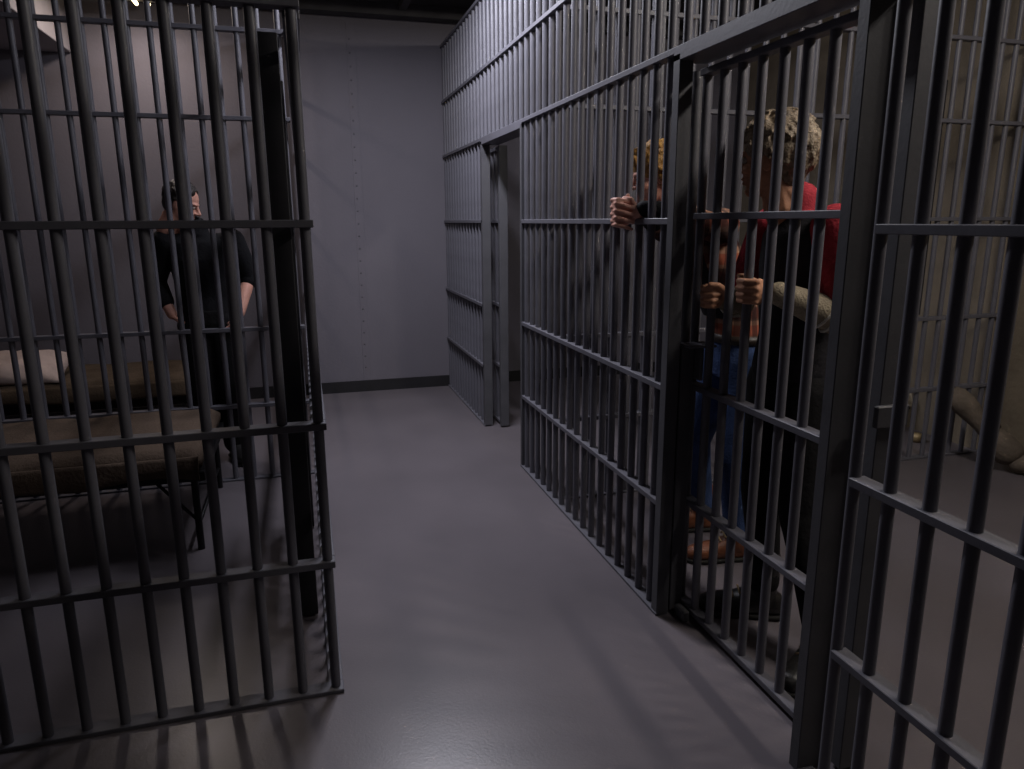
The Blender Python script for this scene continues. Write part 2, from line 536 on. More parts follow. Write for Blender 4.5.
# ------------------------------------------------------------------ bedding and cots
def soft_box(bm, x0, x1, y0, y1, z0, z1, nx, ny, amp=0.01, seed=0, sag=0.0, rnd=0.04):
    """rounded mattress-like slab with a wrinkled top"""
    rings = []
    top = []
    def P(u, v, s):
        x = x0 + (x1 - x0) * u
        y = y0 + (y1 - y0) * v
        e = min(u * (x1 - x0), (1 - u) * (x1 - x0), v * (y1 - y0), (1 - v) * (y1 - y0))
        drop = 0.0 if e > rnd else (1 - math.sqrt(max(0, 1 - (1 - e / rnd) ** 2))) * min(rnd, (z1 - z0) / 2)
        n = noise.noise(Vector((x * 5 + seed, y * 5, seed))) * amp + noise.noise(Vector((x * 13 + seed, y * 13, 3.3))) * amp * 0.5
        if s > 0:
            return Vector((x, y, z1 - drop + n - sag * math.sin(math.pi * u)))
        return Vector((x, y, z0 + drop * 0.6 + n * 0.8 - sag * math.sin(math.pi * u)))
    g = [[[bm.verts.new(P(i / nx, j / ny, s)) for j in range(ny + 1)] for i in range(nx + 1)] for s in (1, -1)]
    for i in range(nx):
        for j in range(ny):
            a = g[0]
            bm.faces.new((a[i][j], a[i + 1][j], a[i + 1][j + 1], a[i][j + 1]))
            a = g[1]
            bm.faces.new((a[i][j], a[i][j + 1], a[i + 1][j + 1], a[i + 1][j]))
    for i in range(nx):
        for j, fl_ in ((0, 0), (ny, 1)):
            q = [g[0][i][j], g[1][i][j], g[1][i + 1][j], g[0][i + 1][j]]
            bm.faces.new(q if not fl_ else q[::-1])
    for j in range(ny):
        for i, fl_ in ((0, 1), (nx, 0)):
            q = [g[0][i][j], g[1][i][j], g[1][i][j + 1], g[0][i][j + 1]]
            bm.faces.new(q if not fl_ else q[::-1])

def drape(bm, x0, x1, y, z1, z0, n, seed, amp, thick=0.012):
    """hanging blanket edge along x with an uneven hem"""
    rows = 7
    front = []
    for i in range(n + 1):
        u = i / n
        x = x0 + (x1 - x0) * u
        hem = z0 + noise.noise(Vector((x * 2.2 + seed, 0, seed))) * amp
        col = []
        for r in range(rows + 1):
            t = r / rows
            bulge = math.sin(t * math.pi * 0.6) * 0.02 + noise.noise(Vector((x * 7 + seed, t * 1.5, 1))) * 0.012 * t
            col.append(Vector((x, y - bulge, z1 + (hem - z1) * t)))
        front.append(col)
    vf = [[bm.verts.new(p) for p in c] for c in front]
    vb = [[bm.verts.new(p + Vector((0, thick, 0))) for p in c] for c in front]
    for i in range(n):
        for r in range(rows):
            bm.faces.new((vf[i][r], vf[i][r + 1], vf[i + 1][r + 1], vf[i + 1][r]))
            bm.faces.new((vb[i][r], vb[i + 1][r], vb[i + 1][r + 1], vb[i][r + 1]))
        bm.faces.new((vf[i][rows], vb[i][rows], vb[i + 1][rows], vf[i + 1][rows]))
        bm.faces.new((vf[i][0], vf[i + 1][0], vb[i + 1][0], vb[i][0]))
    for i in (0, n):
        for r in range(rows):
            bm.faces.new((vf[i][r], vb[i][r], vb[i][r + 1], vf[i][r + 1]))

def cot(label, x0, x1, y0, y1, zf, blanket_mat, seed, drape_amp, hem):
    t = thing('cot', label, 'cot', ((x0 + x1) / 2, (y0 + y1) / 2, 0))
    for y in (y0, y1 - 0.035):
        box('side_rail', x0, x1, y, y + 0.035, zf - 0.045, zf, M['cotframe'], t, 0.003)
    for xx in (x0, x1 - 0.035):
        box('end_rail', xx, xx + 0.035, y0 + 0.035, y1 - 0.035, zf - 0.045, zf, M['cotframe'], t, 0.003)
    for xx in (x0 + 0.03, x1 - 0.05):
        for y in (y0 + 0.02, y1 - 0.02):
            vbar('leg', xx, y, 0.0, zf - 0.04, 0.016, M['cotframe'], t, 10)
    for xx in (x0 + 0.03, x1 - 0.05):
        bm = bmesh.new()
        tube_bm(bm, [(xx, y0 + 0.02, 0.12), (xx, y1 - 0.02, 0.12)], 0.009)
        part('cross_brace', bm, M['cotframe'], t)
        bm = bmesh.new()
        s = 1 if xx < (x0 + x1) / 2 else -1
        tube_bm(bm, [(xx, y0 + 0.02, 0.14), (xx + s * 0.17, y0 + 0.02, zf - 0.03)], 0.008)
        part('leg_brace', bm, M['cotframe'], t)
    bm = bmesh.new()
    soft_box(bm, x0 + 0.01, x1 - 0.01, y0 + 0.01, y1 - 0.01, zf, zf + 0.095, 40, 20, 0.010, seed)
    part('mattress', bm, blanket_mat, t)
    bm = bmesh.new()
    drape(bm, x0 + 0.02, x1 - 0.02, y0 - 0.012, zf + 0.075, hem, 48, seed, drape_amp)
    part('blanket_edge', bm, blanket_mat, t)
    return t
cot('steel cot with brown blanket in the near left cell', -2.35, -0.50, 3.40, 4.27, 0.385, M['blanket'], 1.3, 0.06, 0.36)
cot('cot with white pillow behind the standing man against the far wall', -2.45, -0.80, 5.60, 6.40, 0.30, M['blanket2'], 7.7, 0.05, 0.28)

def pillow(label, cx, cy, cz, hx, hy, hz, rot, material, seed):
    bm = bmesh.new()
    n = 22
    R = Matrix.Rotation(rot[2], 3, 'Z') @ Matrix.Rotation(rot[1], 3, 'Y') @ Matrix.Rotation(rot[0], 3, 'X')
    top, bot = [], []
    for i in range(n + 1):
        a, b = [], []
        for j in range(n + 1):
            u, v = i / n * 2 - 1, j / n * 2 - 1
            puff = max(0, (1 - abs(u) ** 2.6) * (1 - abs(v) ** 2.6)) ** 0.5
            w = noise.noise(Vector((u * 2.3 + seed, v * 2.3, seed))) * 0.35 + noise.noise(Vector((u * 5 + seed, v * 4, 9))) * 0.14
            inx = 1 - 0.07 * (1 - v * v) * 0.8
            p = Vector((u * hx * (1 - 0.06 * (1 - v * v)), v * hy * (1 - 0.08 * (1 - u * u)), hz * puff * (1 + w)))
            q = Vector((p.x, p.y, -hz * puff * 0.6))
            a.append(bm.verts.new(R @ p + Vector((cx, cy, cz))))
            b.append(a[-1] if i in (0, n) or j in (0, n) else bm.verts.new(R @ q + Vector((cx, cy, cz))))
        top.append(a)
        bot.append(b)
    for i in range(n):
        for j in range(n):
            bm.faces.new((top[i][j], top[i + 1][j], top[i + 1][j + 1], top[i][j + 1]))
            f = [bot[i][j], bot[i][j + 1], bot[i + 1][j + 1], bot[i + 1][j]]
            try:
                bm.faces.new(f)
            except ValueError:
                pass
    me = bm_mesh('pillow', bm, True)
    me.materials.append(material)
    me.transform(Matrix.Translation((-cx, -cy, -cz)))
    return tag(link('pillow', me, None, None, (cx, cy, cz)), label, 'pillow')
pillow('rumpled white pillow on the far left cot', -2.04, 5.86, 0.475, 0.34, 0.25, 0.10, (0.24, 0.04, 0.05), M['pillow'], 4.0)

# cell B: low bunk with pale bedding seen through the partition
t = cot('low cot with pale bedding beyond the right partition', 3.30, 4.15, 4.05, 5.85, 0.20, M['bedding'], 3.1, 0.03, 0.17)
bm = bmesh.new()
bmesh.ops.create_cone(bm, cap_ends=True, segments=20, radius1=0.035, radius2=0.038, depth=0.06, matrix=Matrix.Translation((3.97, 3.80, 0.031)))
bmesh.ops.bevel(bm, geom=[e for e in bm.edges if abs(e.verts[0].co.z - e.verts[1].co.z) < 1e-4], offset=0.005, segments=2, affect='EDGES')
tag(part('tin_cup', bm, M['tin'], None), 'small tan tin on the floor beyond the right partition', 'cup')

# rolled bundle leaning at the foot of the brown wall
bt = thing('bedroll', 'pale rolled bundle leaning at the foot of the brown right wall', 'bedroll', (4.0, 3.2, 0))
bm = bmesh.new()
a, b = Vector((3.80, 3.42, 0.46)), Vector((4.03, 3.13, 0.085))
d, u, w = frame_from(b - a)
rings = []
for i in range(15):
    t_ = i / 14
    c = a.lerp(b, t_)
    rr = 0.055 + 0.012 * math.sin(t_ * 9) + 0.018 * t_
    if i in (0, 14):
        rr *= 0.75
    rings.append([c + (u * math.cos(q * math.pi / 10) + w * math.sin(q * math.pi / 10)) * rr * (1 + 0.10 * noise.noise(Vector((q * 0.7, t_ * 6, 2)))) for q in range(20)])
skin_rings(bm, rings)
part('roll', bm, M['bundle'], bt)
for t_ in (0.62, 0.84):
    c = a.lerp(b, t_)
    bm = bmesh.new()
    tube_bm(bm, [c + (u * math.cos(q * math.pi / 12) + w * math.sin(q * math.pi / 12)) * (0.073 if t_ > 0.7 else 0.066) for q in range(25)], 0.006, 6)
    part('strap', bm, M['belt'], bt)
bm = bmesh.new()
ell(bm, (4.06, 3.10, 0.065), (0.085, 0.07, 0.058))
ell(bm, (4.10, 3.02, 0.05), (0.06, 0.075, 0.045))
for v in bm.verts:
    v.co += Vector((0, 0, 1)) * noise.noise(v.co * 22) * 0.008
    v.co.z = max(v.co.z, 0.004)
fused('loose_end', bm, 0.008, M['bundle'], bt)

# ------------------------------------------------------------------ people
def basis(f):
    f = Vector(f).normalized()
    u = Vector((0, 0, 1))
    l = u.cross(f).normalized()
    u = f.cross(l).normalized()
    return f, l, u

def head_prims(bm, c, f, tilt=None):
    f, l, u = f
    R = Matrix((f, l, u)).transposed()
    def P(a, b, z):
        return Vector(c) + f * a + l * b + u * z
    ell(bm, P(-0.008, 0, 0.030), (0.096, 0.076, 0.092), R)
    ell(bm, P(0.020, 0, -0.040), (0.068, 0.060, 0.078), R)
    ell(bm, P(0.052, 0, -0.098), (0.030, 0.030, 0.022), R)
    ell(bm, P(0.076, 0, 0.022), (0.017, 0.050, 0.012), R)
    cap(bm, P(0.088, 0, 0.010), 0.008, P(0.108, 0, -0.026), 0.0125)
    for s in (-1, 1):
        ell(bm, P(0.096, s * 0.012, -0.030), (0.010, 0.009, 0.008), R)
        ell(bm, P(-0.006, s * 0.077, -0.010), (0.021, 0.009, 0.033), R)
        ell(bm, P(0.056, s * 0.040, -0.028), (0.028, 0.022, 0.022), R)
    ell(bm, P(0.082, 0, -0.057), (0.012, 0.024, 0.0055), R)
    ell(bm, P(0.079, 0, -0.071), (0.012, 0.021, 0.0065), R)
    cap(bm, P(-0.022, 0, -0.05), 0.056, P(-0.045, 0, -0.165), 0.062)

def eyes(parent, c, f):
    f, l, u = f
    for s in (-1, 1):
        p = Vector(c) + f * 0.0745 + l * (s * 0.030) + u * 0.002
        bm = bmesh.new()
        ell(bm, p, (0.0125,) * 3, None, 2)
        e = part('eye', bm, M['eye'], parent)
        bm = bmesh.new()
        ell(bm, p + f * 0.0085, (0.0058,) * 3, None, 2)
        part('iris', bm, M['iris'], e)

def grip_hand(bm, B, e1, e2, wrist):
    """a fist round a vertical bar at B: palm on the e1 side, fingers starting on the e2 side"""
    B, e1, e2 = Vector(B), Vector(e1).normalized(), Vector(e2).normalized()
    Z = Vector((0, 0, 1))
    ell(bm, B + e1 * 0.034 + e2 * 0.010, (1, 1, 1), Matrix((e1 * 0.018, e2 * 0.036, Z * 0.044)).transposed())
    ell(bm, B + e1 * 0.036 - e2 * 0.016 + Z * 0.012, (1, 1, 1), Matrix((e1 * 0.017, e2 * 0.018, Z * 0.028)).transposed())
    for z, r, k in ((0.033, 0.0098, 1.0), (0.0115, 0.0102, 1.06), (-0.010, 0.0096, 1.0), (-0.0295, 0.0084, 0.9)):
        R_ = 0.0155 + r
        def at(deg, rad):
            a = math.radians(deg)
            return B + (e2 * math.cos(a) - e1 * math.sin(a)) * rad + Z * z
        pts = [B + e1 * 0.030 + e2 * (0.040 * k) + Z * z, at(8, R_ * 1.42), at(70, R_ * 1.18), at(128, R_ * 1.02), at(172 * k, R_)]
        chain(bm, pts, [r * 1.12, r * 1.1, r * 1.02, r * 0.96, r * 0.86])
    th = [B + e1 * 0.045 - e2 * 0.022 + Z * 0.004, B + e1 * 0.016 - e2 * 0.036 + Z * 0.026, B - e1 * 0.012 - e2 * 0.030 + Z * 0.043, B - e1 * 0.030 - e2 * 0.010 + Z * 0.046]
    chain(bm, th, [0.016, 0.0135, 0.0115, 0.0098])
    cap(bm, B + e1 * 0.044 + e2 * 0.006, 0.030, wrist, 0.027)

def leg(bm, hip, knee, ankle, rs=(0.088, 0.058, 0.052, 0.040)):
    cap(bm, hip, rs[0], knee, rs[1])
    mid = Vector(knee).lerp(Vector(ankle), 0.3)
    cap(bm, knee, rs[1], mid, rs[2])
    cap(bm, mid, rs[2], ankle, rs[3])

def trouser_leg(bm, hip, knee, ankle, rs=(0.104, 0.078, 0.066, 0.060)):
    hip, knee, ankle = map(Vector, (hip, knee, ankle))
    mid = knee.lerp(ankle, 0.4)
    cap(bm, hip, rs[0], knee, rs[1], 16)
    cap(bm, knee, rs[1], mid, rs[2], 16)
    cap(bm, mid, rs[2], ankle, rs[3], 16)

def boot(parent, ankle, d, material, name='boot', laces=True, shaft=0.13, k=1.0):
    d = Vector((d[0], d[1], 0)).normalized() * k
    l = Vector((-d.y, d.x, 0))
    A = Vector((ankle[0], ankle[1], 0))
    bm = bmesh.new()
    loft(bm, [(A + d * -0.070 + Vector((0, 0, 0.052)), l * 0.030, Vector((0, 0, 0.040))),
              (A + d * -0.045 + Vector((0, 0, 0.060)), l * 0.040, Vector((0, 0, 0.052))),
              (A + d * 0.03 + Vector((0, 0, 0.066)), l * 0.043, Vector((0, 0, 0.058))),
              (A + d * 0.10 + Vector((0, 0, 0.052)), l * 0.047, Vector((0, 0, 0.044))),
              (A + d * 0.165 + Vector((0, 0, 0.045)), l * 0.049, Vector((0, 0, 0.036))),
              (A + d * 0.205 + Vector((0, 0, 0.041)), l * 0.040, Vector((0, 0, 0.030))),
              (A + d * 0.228 + Vector((0, 0, 0.036)), l * 0.022, Vector((0, 0, 0.020)))])
    cap(bm, A + Vector((0, 0, 0.08)), 0.052, A + d * -0.005 + Vector((0, 0, 0.08 + shaft)), 0.056)
    b = fused(name, bm, 0.006, material, parent, 3)
    bm = bmesh.new()
    loft(bm, [(A + d * (-0.078) + Vector((0, 0, 0.012)), l * 0.028, Vector((0, 0, 0.012))),
              (A + d * (-0.05) + Vector((0, 0, 0.012)), l * 0.043, Vector((0, 0, 0.012))),
              (A + d * 0.04 + Vector((0, 0, 0.012)), l * 0.042, Vector((0, 0, 0.012))),
              (A + d * 0.15 + Vector((0, 0, 0.012)), l * 0.053, Vector((0, 0, 0.012))),
              (A + d * 0.205 + Vector((0, 0, 0.012)), l * 0.043, Vector((0, 0, 0.012))),
              (A + d * 0.236 + Vector((0, 0, 0.012)), l * 0.020, Vector((0, 0, 0.012)))], 16, 3.0)
    part('sole', bm, M['sole'], b)
    if laces:
        bm = bmesh.new()
        for k in range(4):
            p = A + d * (0.105 - k * 0.022) + Vector((0, 0, 0.098 + k * 0.017))
            tube_bm(bm, [p - l * 0.030 - Vector((0, 0, 0.012)), p + d * 0.006 + Vector((0, 0, 0.007)), p + l * 0.030 - Vector((0, 0, 0.012))], 0.0042, 6)
        part('laces', bm, M['lace'], b)
    return b

def torso_secs(pel, wai, che, sho, l, f, w, dpt):
    pel, wai, che, sho = map(Vector, (pel, wai, che, sho))
    return [(pel - Vector((0, 0, 0.07)), l * (w * 0.70), f * (dpt * 0.80)),
            (pel, l * (w * 0.86), f * (dpt * 0.98)),
            (wai, l * (w * 0.80), f * (dpt * 0.88)),
            (wai.lerp(che, 0.6), l * (w * 0.90), f * (dpt * 0.98)),
            (che, l * (w * 0.97), f * (dpt * 1.03)),
            (che.lerp(sho, 0.65), l * (w * 0.94), f * (dpt * 0.88)),
            (sho, l * (w * 0.66), f * (dpt * 0.55))]

def person(spec):
    S = spec
    t = thing('person', S['label'], 'person', S['base'])
    bf = basis(S['face'])
    hf = basis(S['look'])
    f, l, u = bf
    V = Vector
    sk = S.get('skin', M['skin'])
    bm = bmesh.new()
    head_prims(bm, S['head'], hf)
    cap(bm, V(S['head']) - hf[0] * 0.035 - hf[2] * 0.09, 0.056, V(S['neck']), 0.066)
    loft(bm, torso_secs(S['pelvis'], S['waist'], S['chest'], S['shoulder'], l, f, S['w'] * 0.92, S['d'] * 0.9))
    for sl, e, wr_ in (('shL', 'elL', 'wrL'), ('shR', 'elR', 'wrR')):
        cap(bm, S[sl], 0.058, S[e], 0.042)
        cap(bm, S[e], 0.044, S[wr_], 0.030)
    S['hands'](bm)
    for h, k, a in (('hipL', 'knL', 'anL'), ('hipR', 'knR', 'anR')):
        leg(bm, S[h], S[k], S[a])
    fused('body', bm, S.get('voxel', 0.0048), sk, t, S.get('sm', 2))
    eyes(t, S['head'], hf)
    S['clothes'](t, bf, hf)
    return t

rnd = random.Random(5)
def hair_locks(bm, c, hf, n, rad, length, shell, curl, low, front=0.35, sweep=(-0.6, 0, -0.5)):
    f, l, u = hf
    k = 0
    tries = 0
    while k < n and tries < n * 20:
        tries += 1
        z = rnd.uniform(-1, 1)
        a = rnd.uniform(0, 2 * math.pi)
        s = math.sqrt(1 - z * z)
        d = Vector((s * math.cos(a), s * math.sin(a), z))
        if d.z < low or (d.x > front and d.z < 0.55) or (d.x > front - 0.25 and d.z < 0.0):
            continue
        p = Vector(c) + f * (d.x * shell[0] + shell[3]) + l * (d.y * shell[1]) + u * (d.z * shell[2] + shell[4])
        out = (f * d.x + l * d.y + u * d.z).normalized()
        sw = (f * sweep[0] + l * (sweep[1] + d.y * 0.5) + u * sweep[2])
        tan = (sw - out * sw.dot(out))
        tan = tan.normalized() if tan.length > 1e-3 else l
        q = p + tan * length * 0.5 + out * curl * rnd.uniform(0.4, 1.2)
        r = p + tan * length + out * curl * rnd.uniform(-0.8, 0.3) + l * rnd.uniform(-1, 1) * curl
        chain(bm, [p, q, r], [rad, rad * 0.9, rad * 0.35], 8)
        k += 1

# ---- man in red shirt and black vest, gripping the near door
def hands1(bm):
    grip_hand(bm, (XD, 2.226 - 2 * PITCH_B, 1.275), (0.76, -0.65, 0), (-0.65, -0.76, 0), S1['wrL'])
    grip_hand(bm, (XD, 2.226, 1.235), (0.90, 0.43, 0), (-0.43, 0.90, 0), S1['wrR'])

def clothes1(t, bf, hf):
    f, l, u = bf
    V = Vector
    S = S1
    bm = bmesh.new()
    c = V(S['head'])
    R = Matrix((hf[0], hf[1], hf[2])).transposed()
    ell(bm, c - hf[0] * 0.022 + hf[2] * 0.050, (0.112, 0.098, 0.086), R)
    ell(bm, c - hf[0] * 0.050 + hf[2] * 0.002, (0.072, 0.084, 0.075), R)
    ell(bm, c - hf[0] * 0.068 - hf[2] * 0.055, (0.045, 0.062, 0.050), R)
    hair_locks(bm, c, hf, 230, 0.013, 0.085, (0.110, 0.100, 0.090, -0.026, 0.046), 0.009, -0.25, 0.42, (-0.35, 0.12, -0.8))
    fused('hair', bm, 0.005, M['hair_grey'], t, 3)
    # red shirt: torso and sleeves to the elbow
    bm = bmesh.new()
    loft(bm, torso_secs(S['pelvis'], S['waist'], S['chest'], S['shoulder'], l, f, S['w'], S['d']))
    for a, b in (('shL', 'elL'), ('shR', 'elR')):
        cap(bm, S[a], 0.078, V(S[a]).lerp(V(S[b]), 0.86), 0.064, 16)
    cap(bm, V(S['neck']) - u * 0.03, 0.080, V(S['neck']) + hf[0] * 0.004 + u * 0.012, 0.072, 16)
    sh = fused('shirt', bm, 0.009, M['red'], t, 3)
    # black vest over the torso
    bm = bmesh.new()
    secs = torso_secs(S['pelvis'], S['waist'], S['chest'], S['shoulder'], l, f, S['w'] * 1.02, S['d'] * 1.10)
    secs = secs[1:5] + [(V(S['chest']).lerp(V(S['shoulder']), 0.62), l * (S['w'] * 0.99), f * (S['d'] * 1.05)), (V(S['shoulder']) + u * 0.010, l * (S['w'] * 0.68), f * (S['d'] * 0.60))]
    loft(bm, secs)
    fused('vest', bm, 0.010, M['vest'], t, 3)
    # cream sleeves with pale bands on the forearms
    for e, w_ in (('elL', 'wrL'), ('elR', 'wrR')):
        bm = bmesh.new()
        E_, W_ = V(S[e]), V(S[w_])
        cap(bm, E_, 0.060, E_.lerp(W_, 0.5), 0.052, 16)
        cap(bm, E_.lerp(W_, 0.5), 0.052, E_.lerp(W_, 1.12), 0.0385, 16)
        o = fused('sleeve', bm, 0.007, M['cream'], t, 2)
        o['label'] = 'cream knit sleeve with pale bands'
        dd, uu, ww = frame_from(W_ - E_)
        for q, rr in ((0.22, 0.0575), (0.36, 0.0555)):
            bm = bmesh.new()
            cc = E_.lerp(W_, q)
            tube_bm(bm, [cc + (uu * math.cos(k * math.pi / 12) + ww * math.sin(k * math.pi / 12)) * rr + dd * 0.012 * math.sin(k * math.pi / 12) for k in range(25)], 0.005, 6)
            part('stripe', bm, M['stripe'], o)
    bm = bmesh.new()
    loft(bm, [(V(S['pelvis']) - u * 0.10, l * (S['w'] * 0.74), f * (S['d'] * 0.88)), (V(S['pelvis']) - u * 0.04, l * (S['w'] * 0.86), f * (S['d'] * 1.0)), (V(S['pelvis']) + u * 0.05, l * (S['w'] * 0.86), f * (S['d'] * 1.0))])
    for h, k, a in (('hipL', 'knL', 'anL'), ('hipR', 'knR', 'anR')):
        trouser_leg(bm, S[h], S[k], V(S[a]) + V((0, 0, 0.06)))
    fused('trousers', bm, 0.009, M['trouser'], t, 3)
    boot(t, S['anL'], (-0.80, -0.40), M['boot_black'])
    boot(t, S['anR'], (-0.88, 0.42), M['boot_black'], shaft=0.16, k=1.06)

S1 = dict(label='grey-haired man in red shirt and black vest gripping the near cell bars', base=(1.64, 2.12, 0),
          face=(-0.93, 0.37, 0), look=(-0.70, 0.71, -0.04), head=(1.515, 2.165, 1.692), neck=(1.60, 2.11, 1.54),
          pelvis=(1.66, 2.16, 0.96), waist=(1.66, 2.15, 1.10), chest=(1.65, 2.125, 1.34), shoulder=(1.635, 2.115, 1.515),
          shL=(1.60, 1.925, 1.47), elL=(1.63, 1.875, 1.185), wrL=(1.452, 1.942, 1.262),
          shR=(1.63, 2.30, 1.465), elR=(1.60, 2.42, 1.19), wrR=(1.445, 2.272, 1.222),
          hipL=(1.65, 2.06, 0.91), knL=(1.61, 1.98, 0.50), anL=(1.60, 1.82, 0.09),
          hipR=(1.67, 2.26, 0.91), knR=(1.61, 2.21, 0.51), anR=(1.615, 2.165, 0.09),
          w=0.205, d=0.125, hands=hands1, clothes=clothes1, skin=M['skin_tan'], voxel=0.004)
person(S1)

# ---- person with curly blond hair, plaid shirt and jeans, hands clasped through the bars
CL = Vector((1.174, 2.578, 1.528))
def hands2(bm):
    eX, eY, Z = Vector((1, 0, 0)), Vector((0, 1, 0)), Vector((0, 0, 1))
    for s, wr_ in ((-1, S2['wrL']), (1, S2['wrR'])):
        dz = 0.0 if s < 0 else -0.013
        ell(bm, CL + eY * (s * 0.014) + eX * 0.022, (0.036, 0.011, 0.042))
        for i in range(4):
            z = 0.042 - 0.0260 * i + dz
            r = (0.0086, 0.0090, 0.0086, 0.0076)[i]
            k = (0.92, 1.0, 0.95, 0.80)[i]
            pts = [CL + eY * (s * 0.018) + eX * 0.012 + Z * (z - 0.004), CL + eY * (s * 0.016) - eX * 0.030 + Z * (z + 0.003),
                   CL - eY * (s * 0.020) - eX * 0.034 + Z * (z + 0.003), CL - eY * (s * 0.038) - eX * 0.008 + Z * (z - 0.005),
                   CL - eY * (s * 0.034) + eX * (0.030 * k) + Z * (z - 0.014)]
            chain(bm, pts, [r * 1.15, r * 1.10, r * 1.04, r * 1.0, r * 0.86])
        chain(bm, [CL + eY * (s * 0.020) + eX * 0.036 + Z * 0.026, CL + eY * (s * 0.022) + eX * 0.022 + Z * 0.046, CL + eY * (s * 0.004) + eX * (0.012 + s * 0.010) + Z * (0.056 + s * 0.005)], [0.0125, 0.0105, 0.0085])
        cap(bm, CL + eY * (s * 0.030) + eX * 0.046, 0.024, wr_, 0.025)

def clothes2(t, bf, hf):
    f, l, u = bf
    V = Vector
    S = S2
    c = V(S['head'])
    R = Matrix((hf[0], hf[1], hf[2])).transposed()
    bm = bmesh.new()
    ell(bm, c - hf[0] * 0.018 + hf[2] * 0.048, (0.108, 0.098, 0.090), R)
    ell(bm, c - hf[0] * 0.045 - hf[2] * 0.01, (0.070, 0.084, 0.085), R)
    for k in range(230):
        z = rnd.uniform(-0.75, 1)
        a = rnd.uniform(0, 2 * math.pi)
        s = math.sqrt(1 - z * z)
        d = V((s * math.cos(a), s * math.sin(a), z))
        if d.x > 0.45 and d.z < 0.35 or d.x > 0.1 and d.z < -0.1:
            continue
        p = c + hf[0] * (d.x * 0.110 - 0.016) + hf[1] * (d.y * 0.104) + hf[2] * (d.z * 0.100 + 0.036)
        rr = rnd.uniform(0.012, 0.019)
        q = p + V((rnd.uniform(-1, 1), rnd.uniform(-1, 1), rnd.uniform(-1, 0.4))) * 0.022
        cap(bm, p, rr, q, rr * 0.7, 8)
    fused('hair', bm, 0.0052, M['hair_blond'], t, 1)
    bm = bmesh.new()
    loft(bm, torso_secs(S['pelvis'], S['waist'], S['chest'], S['shoulder'], l, f, S['w'], S['d']))
    for a, b, w_ in (('shL', 'elL', 'wrL'), ('shR', 'elR', 'wrR')):
        cap(bm, S[a], 0.072, S[b], 0.058, 16)
        cap(bm, S[b], 0.058, V(S[b]).lerp(V(S[w_]), 0.45), 0.050, 16)
    fused('shirt', bm, 0.008, M['plaid'], t, 3)
    bm = bmesh.new()
    loft(bm, [(V(S['neck']) - u * 0.035, l * 0.078, f * 0.070), (V(S['neck']) - u * 0.005, l * 0.074, f * 0.072), (V(S['neck']) + u * 0.022 + f * 0.01, l * 0.068, f * 0.066)])
    fused('collar', bm, 0.007, M['collar'], t, 2)
    # black vest over the chest
    bm = bmesh.new()
    secs = torso_secs(S['pelvis'], S['waist'], S['chest'], S['shoulder'], l, f, S['w'] * 0.98, S['d'])
    loft(bm, [(p_ + f * 0.030, a_ * 0.80, b_ * 0.92) for p_, a_, b_ in secs[2:7]])
    fused('vest', bm, 0.010, M['vest'], t, 3)
    for e, w_ in (('elL', 'wrL'), ('elR', 'wrR')):
        bm = bmesh.new()
        cap(bm, V(S[e]).lerp(V(S[w_]), 0.50), 0.050, V(S[e]).lerp(V(S[w_]), 0.94), 0.034, 16)
        cap(bm, V(S[e]).lerp(V(S[w_]), 0.94), 0.034, V(S[w_]) - V((0.045, 0, 0)), 0.031, 16)
        fused('cuff', bm, 0.007, M['black'], t, 2)
    bm = bmesh.new()
    loft(bm, [(V(S['pelvis']) - u * 0.11, l * (S['w'] * 0.74), f * (S['d'] * 0.88)), (V(S['pelvis']) - u * 0.04, l * (S['w'] * 0.90), f * (S['d'] * 1.04)), (V(S['pelvis']) + u * 0.055, l * (S['w'] * 0.86), f * (S['d'] * 1.02))])
    for h, k, a in (('hipL', 'knL', 'anL'), ('hipR', 'knR', 'anR')):
        trouser_leg(bm, S[h], S[k], V(S[a]) + V((0, 0, 0.05)))
    jn = fused('jeans', bm, 0.008, M['jeans'], t, 3)
    bm = bmesh.new()
    loft(bm, [(V(S['pelvis']) + u * 0.045, l * (S['w'] * 0.88), f * (S['d'] * 1.05)), (V(S['pelvis']) + u * 0.080, l * (S['w'] * 0.87), f * (S['d'] * 1.03))], 28)
    part('belt', bm, M['belt'], t)
    boot(t, S['anL'], (-0.96, 0.20), M['boot_brown'])
    boot(t, S['anR'], (-0.96, 0.20), M['boot_brown'])

S2 = dict(label='person with curly blond hair in plaid shirt and jeans, hands clasped through the bars', base=(1.76, 2.74, 0),
          face=(-0.99, 0.12, 0), look=(-0.92, 0.30, -0.24), head=(1.475, 2.915, 1.685), neck=(1.57, 2.845, 1.535),
          pelvis=(1.80, 2.72, 0.94), waist=(1.78, 2.735, 1.09), chest=(1.69, 2.775, 1.34), shoulder=(1.63, 2.80, 1.515),
          shL=(1.63, 2.625, 1.475), elL=(1.54, 2.475, 1.46), wrL=(1.285, 2.535, 1.540),
          shR=(1.63, 2.96, 1.475), elR=(1.50, 2.86, 1.46), wrR=(1.285, 2.640, 1.540),
          hipL=(1.79, 2.63, 0.90), knL=(1.75, 2.61, 0.49), anL=(1.79, 2.61, 0.09),
          hipR=(1.80, 2.81, 0.90), knR=(1.72, 2.90, 0.49), anR=(1.80, 2.94, 0.09),
          w=0.185, d=0.112, hands=hands2, clothes=clothes2, voxel=0.0034, sm=1)
person(S2)

